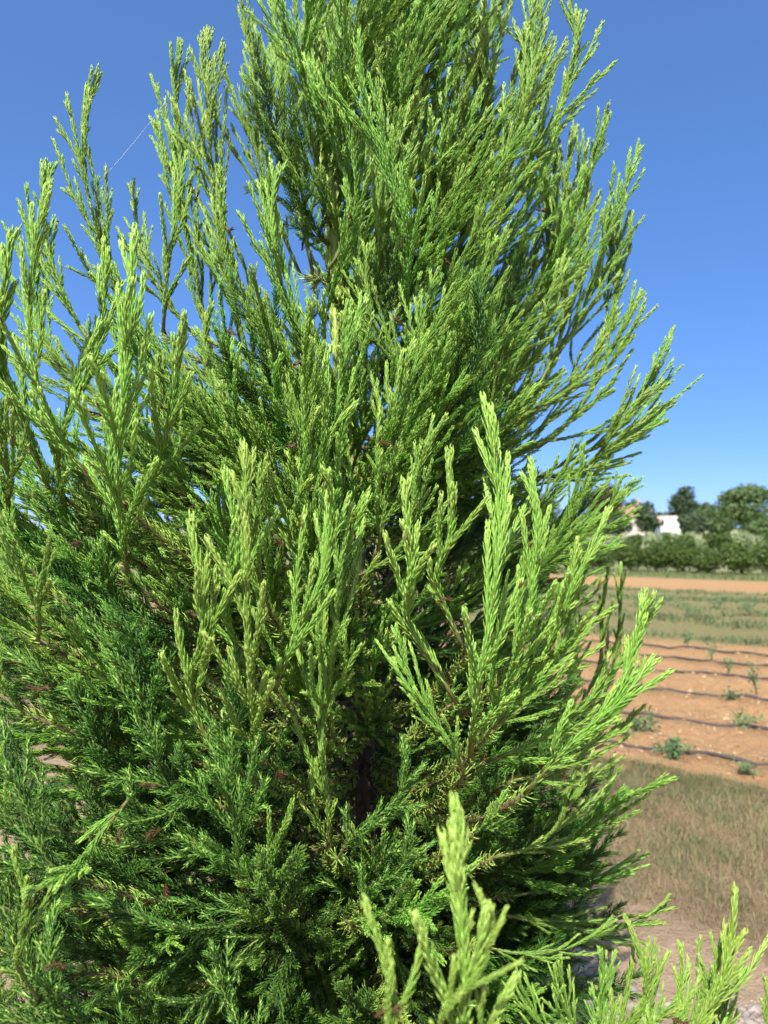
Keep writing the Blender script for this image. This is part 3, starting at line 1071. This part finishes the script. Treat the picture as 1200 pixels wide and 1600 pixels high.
weed(1000, 1140, .22, .16, 420, 'bushy blue green weed behind the nearest drip hose by the conifer', 1)
weed(965, 1148, .12, .16, 260, 'low weed at the conifer edge behind the nearest drip hose', 2)
weed(1045, 1180, .16, .24, 520, 'sprawling feathery weed lying across the nearest drip hose', 3)
weed(1165, 1205, .08, .14, 160, 'sparse small weed below the nearest drip hose at the right', 4)
weed(1150, 1135, .08, .25, 220, 'flat green weed along the second drip hose at the right', 5)
weed(1180, 1092, .46, .12, 220, 'tall thin seedling near the right edge by the third drip hose', 6, True)
weed(1136, 1058, .24, .10, 120, 'short upright seedling between the fourth drip hose and the tall seedling', 7, True)
weed(1110, 1036, .34, .10, 130, 'spindly upright seedling by the fifth drip hose', 8, True)
weed(1073, 1012, .26, .12, 130, 'light green seedling at the far edge of the bare soil', 9, True)
weed(1145, 1098, .06, .18, 120, 'low tuft lying beside the third drip hose', 10)
for k, (px, py, h, w) in enumerate(((1080, 965, .55, .5), (1120, 950, .45, .5), (1170, 962, .5, .45), (1035, 945, .4, .5), (1010, 960, .35, .4))):
    weed(px, py, h, w, 500, ['tall weed clump in the middle of the green strip', 'weed clump right of centre in the green strip', 'weed clump at the right edge of the green strip',
                             'weed clump far left in the green strip', 'low weed clump beside the conifer tips in the green strip'][k], 20 + k)


# ------------------------------------------------------------------ shrubs, far trees, houses
def leafy(n, lobes, leaf, seed, shell=.55):
    """leaf quads through a union of ellipsoid lobes: (cx,cy,cz,rx,ry,rz)"""
    r = np.random.default_rng(seed)
    lobes = np.array(lobes, float)
    vol = lobes[:, 3] * lobes[:, 4] * lobes[:, 5]
    idx = r.choice(len(lobes), n, p=vol ** .75 / (vol ** .75).sum())
    d = norm(r.normal(size=(n, 3)))
    rad = (shell + (1 - shell) * r.random(n)) * (1 + .10 * np.sin(d[:, 0] * 7 + idx) * np.sin(d[:, 1] * 8) + .08 * np.sin(d[:, 2] * 13 + idx * 2))
    c = lobes[idx, :3] + d * rad[:, None] * lobes[idx, 3:]
    nn = norm(d + r.normal(size=(n, 3)) * .7)
    a = norm(np.cross(nn, r.normal(size=(n, 3))))
    b = np.cross(nn, a)
    l = (leaf * r.uniform(.6, 1.4, n))[:, None]
    v = np.stack([c - a * l, c - b * l * .55, c + a * l, c + b * l * .55], 1)
    v[..., 2] = np.maximum(v[..., 2], .02)
    bu = Buf()
    bu.add(v.reshape(-1, 3), [np.arange(n * 4).reshape(-1, 4)], tint=np.repeat(np.clip(r.normal(.45, .25, n) , 0, 1), 4))
    return bu


def shrub_variant(seed, w, h, n, leaf):
    r = np.random.default_rng(seed)
    lobes = [(r.uniform(-.25, .25) * w, r.uniform(-.2, .2) * w, h * r.uniform(.35, .72), w * r.uniform(.3, .45), w * r.uniform(.3, .42), h * r.uniform(.28, .36)) for _ in range(7)]
    lobes.append((0, 0, h * .42, w * .48, w * .45, h * .42))
    lv = leafy(n, lobes, leaf, seed).mesh('shrub_leaves', False)
    st = Buf()
    for k in range(5):
        t = np.linspace(0, 1, 5)[:, None]
        e = np.array([r.uniform(-.3, .3) * w, r.uniform(-.3, .3) * w, h * .7])
        tube(st, e * t, np.linspace(.02, .006, 5), 5, age=np.full(5, .05))
    return lv, st.mesh('shrub_stems')


HV = [shrub_variant(40 + k, 1.35, 1.25, 5200, .042) for k in range(4)]
for lv, st in HV:
    lv.materials.append(M_HEDGE); st.materials.append(M_BARK)


def put_shrub(x, y, var, sc, rz, label, group, name='hedge_shrub', mat=None):
    root = empty(name, (x, y, 0), rz)
    root.scale = sc
    tag(root, label, 'shrub', group)
    lv, st = var
    f = link('foliage', lv, None, root)
    f['kind'] = 'stuff'
    if mat:
        f.material_slots[0].link = 'OBJECT'
        f.material_slots[0].material = mat
    link('stem', st, None, root)


hr = random.Random(5)
t = -17.0
S_H = 27.4
hs = []
while t < 6.5:
    x, y = ST(S_H + hr.uniform(-.12, .12), t)
    px = 600 + x / y * F
    hs.append((x, y, px))
    t += hr.uniform(.82, 1.05)
vis = [h for h in hs if 930 < h[2] < 1235]
NUM = ['first', 'second', 'third', 'fourth', 'fifth', 'sixth', 'seventh', 'eighth', 'ninth', 'tenth', 'eleventh', 'twelfth', 'thirteenth', 'fourteenth']
vis.sort(key=lambda h: -h[2])
for h in hs:
    s = hr.uniform(.9, 1.08)
    if h in vis:
        lab = f'clipped green shrub in the far hedge row, {NUM[min(13, vis.index(h))]} from the right edge'
    else:
        lab = 'clipped green shrub of the far hedge row, hidden behind the conifer'
    put_shrub(h[0], h[1], HV[hr.randrange(4)], (s, s, s * hr.uniform(.9, 1.02)), hr.uniform(0, 6.28), lab, 'clipped shrubs of the far hedge row' if h in vis else 'hedge shrubs hidden behind the conifer')

PV = [shrub_variant(60 + k, 1.6, 1.3, 2600, .085) for k in range(3)]
for lv, st in PV:
    lv.materials.append(M_PALE); st.materials.append(M_BARK)
pal = [(958, 0, .8), (990, 1, .9), (1020, 0, 1.), (1038, 1, 1.), (1057, 0, 1.), (1072, 1, .9), (1087, 0, 1.), (1105, 1, 1.), (1130, 1, 1.), (1153, 0, 1.05), (1168, 1, 1.), (1183, 0, .9), (1204, 1, 1.)]
for k, (px, dark, s) in enumerate(pal):
    Y = 46 + 1.5 * math.sin(k * 2.1)
    x = (px - 600) / F * Y
    n_same = [q for q in pal if q[1] == dark]
    idx = n_same.index((px, dark, s))
    lab = (f'dark round bush beyond the hedge row, {NUM[idx]} from the conifer' if dark else f'pale cream flowering bush beyond the hedge row, {NUM[idx]} from the conifer')
    put_shrub(x, Y, PV[k % 3], (s * .68, s * .68, s * 1.02), k * 1.3, lab, 'dark bushes beyond the hedge' if dark else 'pale flowering bushes beyond the hedge',
              'round_bush' if dark else 'flowering_bush', M_HEDGE if dark else None)


def far_tree(px0, px1, ytop, D, label, seed, mat, n=5200, leaf=.30, ybot=832, kind='tree'):
    r = np.random.default_rng(seed)
    w = (px1 - px0) / F * D
    h = CAMH + (HZ - ytop) / F * D
    x = ((px0 + px1) / 2 - 600) / F * D
    root = empty('far_tree', (x, D, 0))
    tag(root, label, 'tree', 'far trees on the skyline')
    lobes = []
    for k in range(15):
        a = r.uniform(0, 6.28)
        q = r.uniform(.05, .32) * w
        zc = r.uniform(.30, .80) * h
        taper = 1 - .5 * max(0, (zc / h - .5) / .5)
        lobes.append((math.cos(a) * q * taper, math.sin(a) * q * taper, zc, w * r.uniform(.13, .24), w * r.uniform(.13, .24), h * r.uniform(.11, .19)))
    lobes.append((0, 0, h * .48, w * .36, w * .36, h * .40))
    lobes.append((0.06 * w, 0, h * .86, w * .2, w * .2, h * .14))
    c = link('crown', leafy(n, lobes, leaf, seed, .5).mesh('far_crown', False), mat, root)
    c['kind'] = 'stuff'
    bu = Buf()
    t = np.linspace(0, 1, 8)
    tube(bu, np.stack([.1 * np.sin(t * 4), 0 * t, t * h * .6], -1), np.linspace(.03, .01, 8) * h, 8, age=0.)
    for k in range(5):
        a = r.uniform(0, 6.28)
        z0 = h * r.uniform(.2, .45)
        e = np.array([math.cos(a) * w * .25, math.sin(a) * w * .25, h * .25])
        tube(bu, np.array([0, 0, z0]) + e * np.linspace(0, 1, 5)[:, None], np.linspace(.012, .004, 5) * h, 5, age=0.)
    link('trunk', bu.mesh('far_trunk'), M_BARK, root)


far_tree(1092, 1232, 756, 150, 'broad rounded green tree on the skyline at the right edge', 81, M_TREE, 9000, .33)
far_tree(1034, 1103, 758, 165, 'twin topped dark green tree on the skyline right of the white house', 82, M_TREE_DARK, 5600, .30)
far_tree(982, 1036, 783, 140, 'grey green dome shaped tree left of the white house', 83, M_TREE_DARK, 4200, .24)
far_tree(905, 982, 754, 130, 'dark bronze tree behind the conifer tips left of the red roof', 84, M_PURPLE, 5200, .28)
far_tree(1052, 1112, 800, 128, 'low shrubby tree in front of the twin topped tree', 85, M_TREE_DARK, 3200, .24)
far_tree(1098, 1150, 806, 118, 'rounded low tree at the foot of the broad tree', 86, M_TREE, 2600, .22)
far_tree(1150, 1215, 812, 112, 'lowest olive green tree at the right edge below the broad tree', 87, M_TREE, 2600, .22)
far_tree(926, 1000, 803, 122, 'dark low tree in front of the red roofed house', 88, M_TREE_DARK, 3000, .24)
far_tree(968, 1010, 778, 210, 'distant tree crown just above the red roof', 89, M_TREE_DARK, 2600, .34)
far_tree(780, 900, 770, 150, 'green tree behind the conifer, left of the bronze tree', 90, M_TREE, 5200, .30)
far_tree(640, 790, 778, 160, 'broad green tree hidden behind the middle of the conifer', 91, M_TREE, 5200, .32)
far_tree(60, 200, 800, 170, 'far green tree showing through the left side of the conifer', 92, M_TREE_DARK, 5200, .32)
far_tree(230, 420, 796, 180, 'far dark tree hidden behind the left half of the conifer', 93, M_TREE_DARK, 5200, .32)


far_tree(994, 1064, 800, 195, 'faint far tree crown behind the white house', 94, M_TREE_DARK, 3000, .34)
far_tree(1076, 1122, 784, 190, 'far tree filling the gap between the twin topped and broad trees', 95, M_TREE, 3000, .34)


def house(px, D, w, dep, wallh, roofh, wall_m, roof_m, rz, label, gables=True, chimney=False):
    x = (px - 600) / F * D
    root = empty('house', (x, D, 0), rz)
    tag(root, label, 'house')
    b = Buf()
    hw, hd = w / 2, dep / 2
    v = [(-hw, -hd, 0), (hw, -hd, 0), (hw, hd, 0), (-hw, hd, 0), (-hw, -hd, wallh), (hw, -hd, wallh), (hw, hd, wallh), (-hw, hd, wallh), (-hw, 0, wallh + roofh), (hw, 0, wallh + roofh)]
    b.add(v, [[[0, 1, 5, 4], [1, 2, 6, 5], [2, 3, 7, 6], [3, 0, 4, 7]], [[4, 8, 7], [5, 6, 9]]])
    link('wall', b.mesh('house_wall', False), wall_m, root)
    b = Buf()
    o, e = .35, .12
    sl = roofh / hd
    ze = wallh - o * sl
    for sgn in (-1, 1):
        q = [(-hw - o, sgn * (hd + o), ze), (hw + o, sgn * (hd + o), ze), (hw + o, 0, wallh + roofh), (-hw - o, 0, wallh + roofh)]
        q2 = [(a, c, d + e) for a, c, d in q]
        b.add(q + q2, [[[0, 1, 2, 3], [4, 5, 6, 7], [0, 1, 5, 4], [1, 2, 6, 5], [2, 3, 7, 6], [3, 0, 4, 7]]])
    roof = link('roof', b.mesh('house_roof', False), roof_m, root)

    def box(c, s):
        bb = Buf()
        c, s = np.array(c), np.array(s) / 2
        vv = np.array([[i, j, k] for i in (-1, 1) for j in (-1, 1) for k in (-1, 1)]) * s + c
        bb.add(vv, [[[0, 1, 3, 2], [4, 6, 7, 5], [0, 4, 5, 1], [2, 3, 7, 6], [0, 2, 6, 4], [1, 5, 7, 3]]])
        return bb.mesh('house_box', False)
    if chimney:
        link('chimney', box((hw * .6, 0, wallh + roofh + .5), (.8, .8, 2.2)), M_ROOF_PALE, roof)
    nw = max(2, int(w / 2.6))
    for fl in range(max(1, int(wallh // 2.6))):
        for k in range(nw):
            cx = -hw + (k + .5) * w / nw
            wi = link('window', box((cx, -hd - .03, 1.5 + fl * 2.7), (1.0, .10, 1.25)), M_WHITE, root)
            link('pane', box((cx, -hd - .07, 1.5 + fl * 2.7), (.8, .06, 1.05)), M_GLASS, wi)
    if gables:
        for cx in (-w * .22, w * .22):
            bb = Buf()
            g = w * .2
            zt = wallh + .2
            vv = [(cx - g, -hd - .9, 0), (cx + g, -hd - .9, 0), (cx + g, -hd - .9, zt), (cx - g, -hd - .9, zt), (cx, -hd - .9, zt + .8),
                  (cx - g, -hd + .01, 0), (cx + g, -hd + .01, 0), (cx + g, -hd + .01, zt), (cx - g, -hd + .01, zt), (cx, -hd + .01, zt + .8)]
            bb.add(vv, [[[0, 1, 2, 3], [0, 3, 8, 5], [1, 6, 7, 2], [3, 4, 9, 8], [2, 7, 9, 4]], [[3, 2, 4]]])
            link('gable_bay', bb.mesh('gable_bay', False), wall_m, root)


house(1042, 150, 3.4, 6, 2.9, 1.0, M_WHITE, M_ROOF_PALE, R(-8), 'white house with two pale gables between the far trees', True, False)
house(984, 175, 7.0, 7, 4.3, 2.2, M_BRICK, M_ROOF, R(12), 'red roofed house half hidden behind trees beside the conifer', False, True)
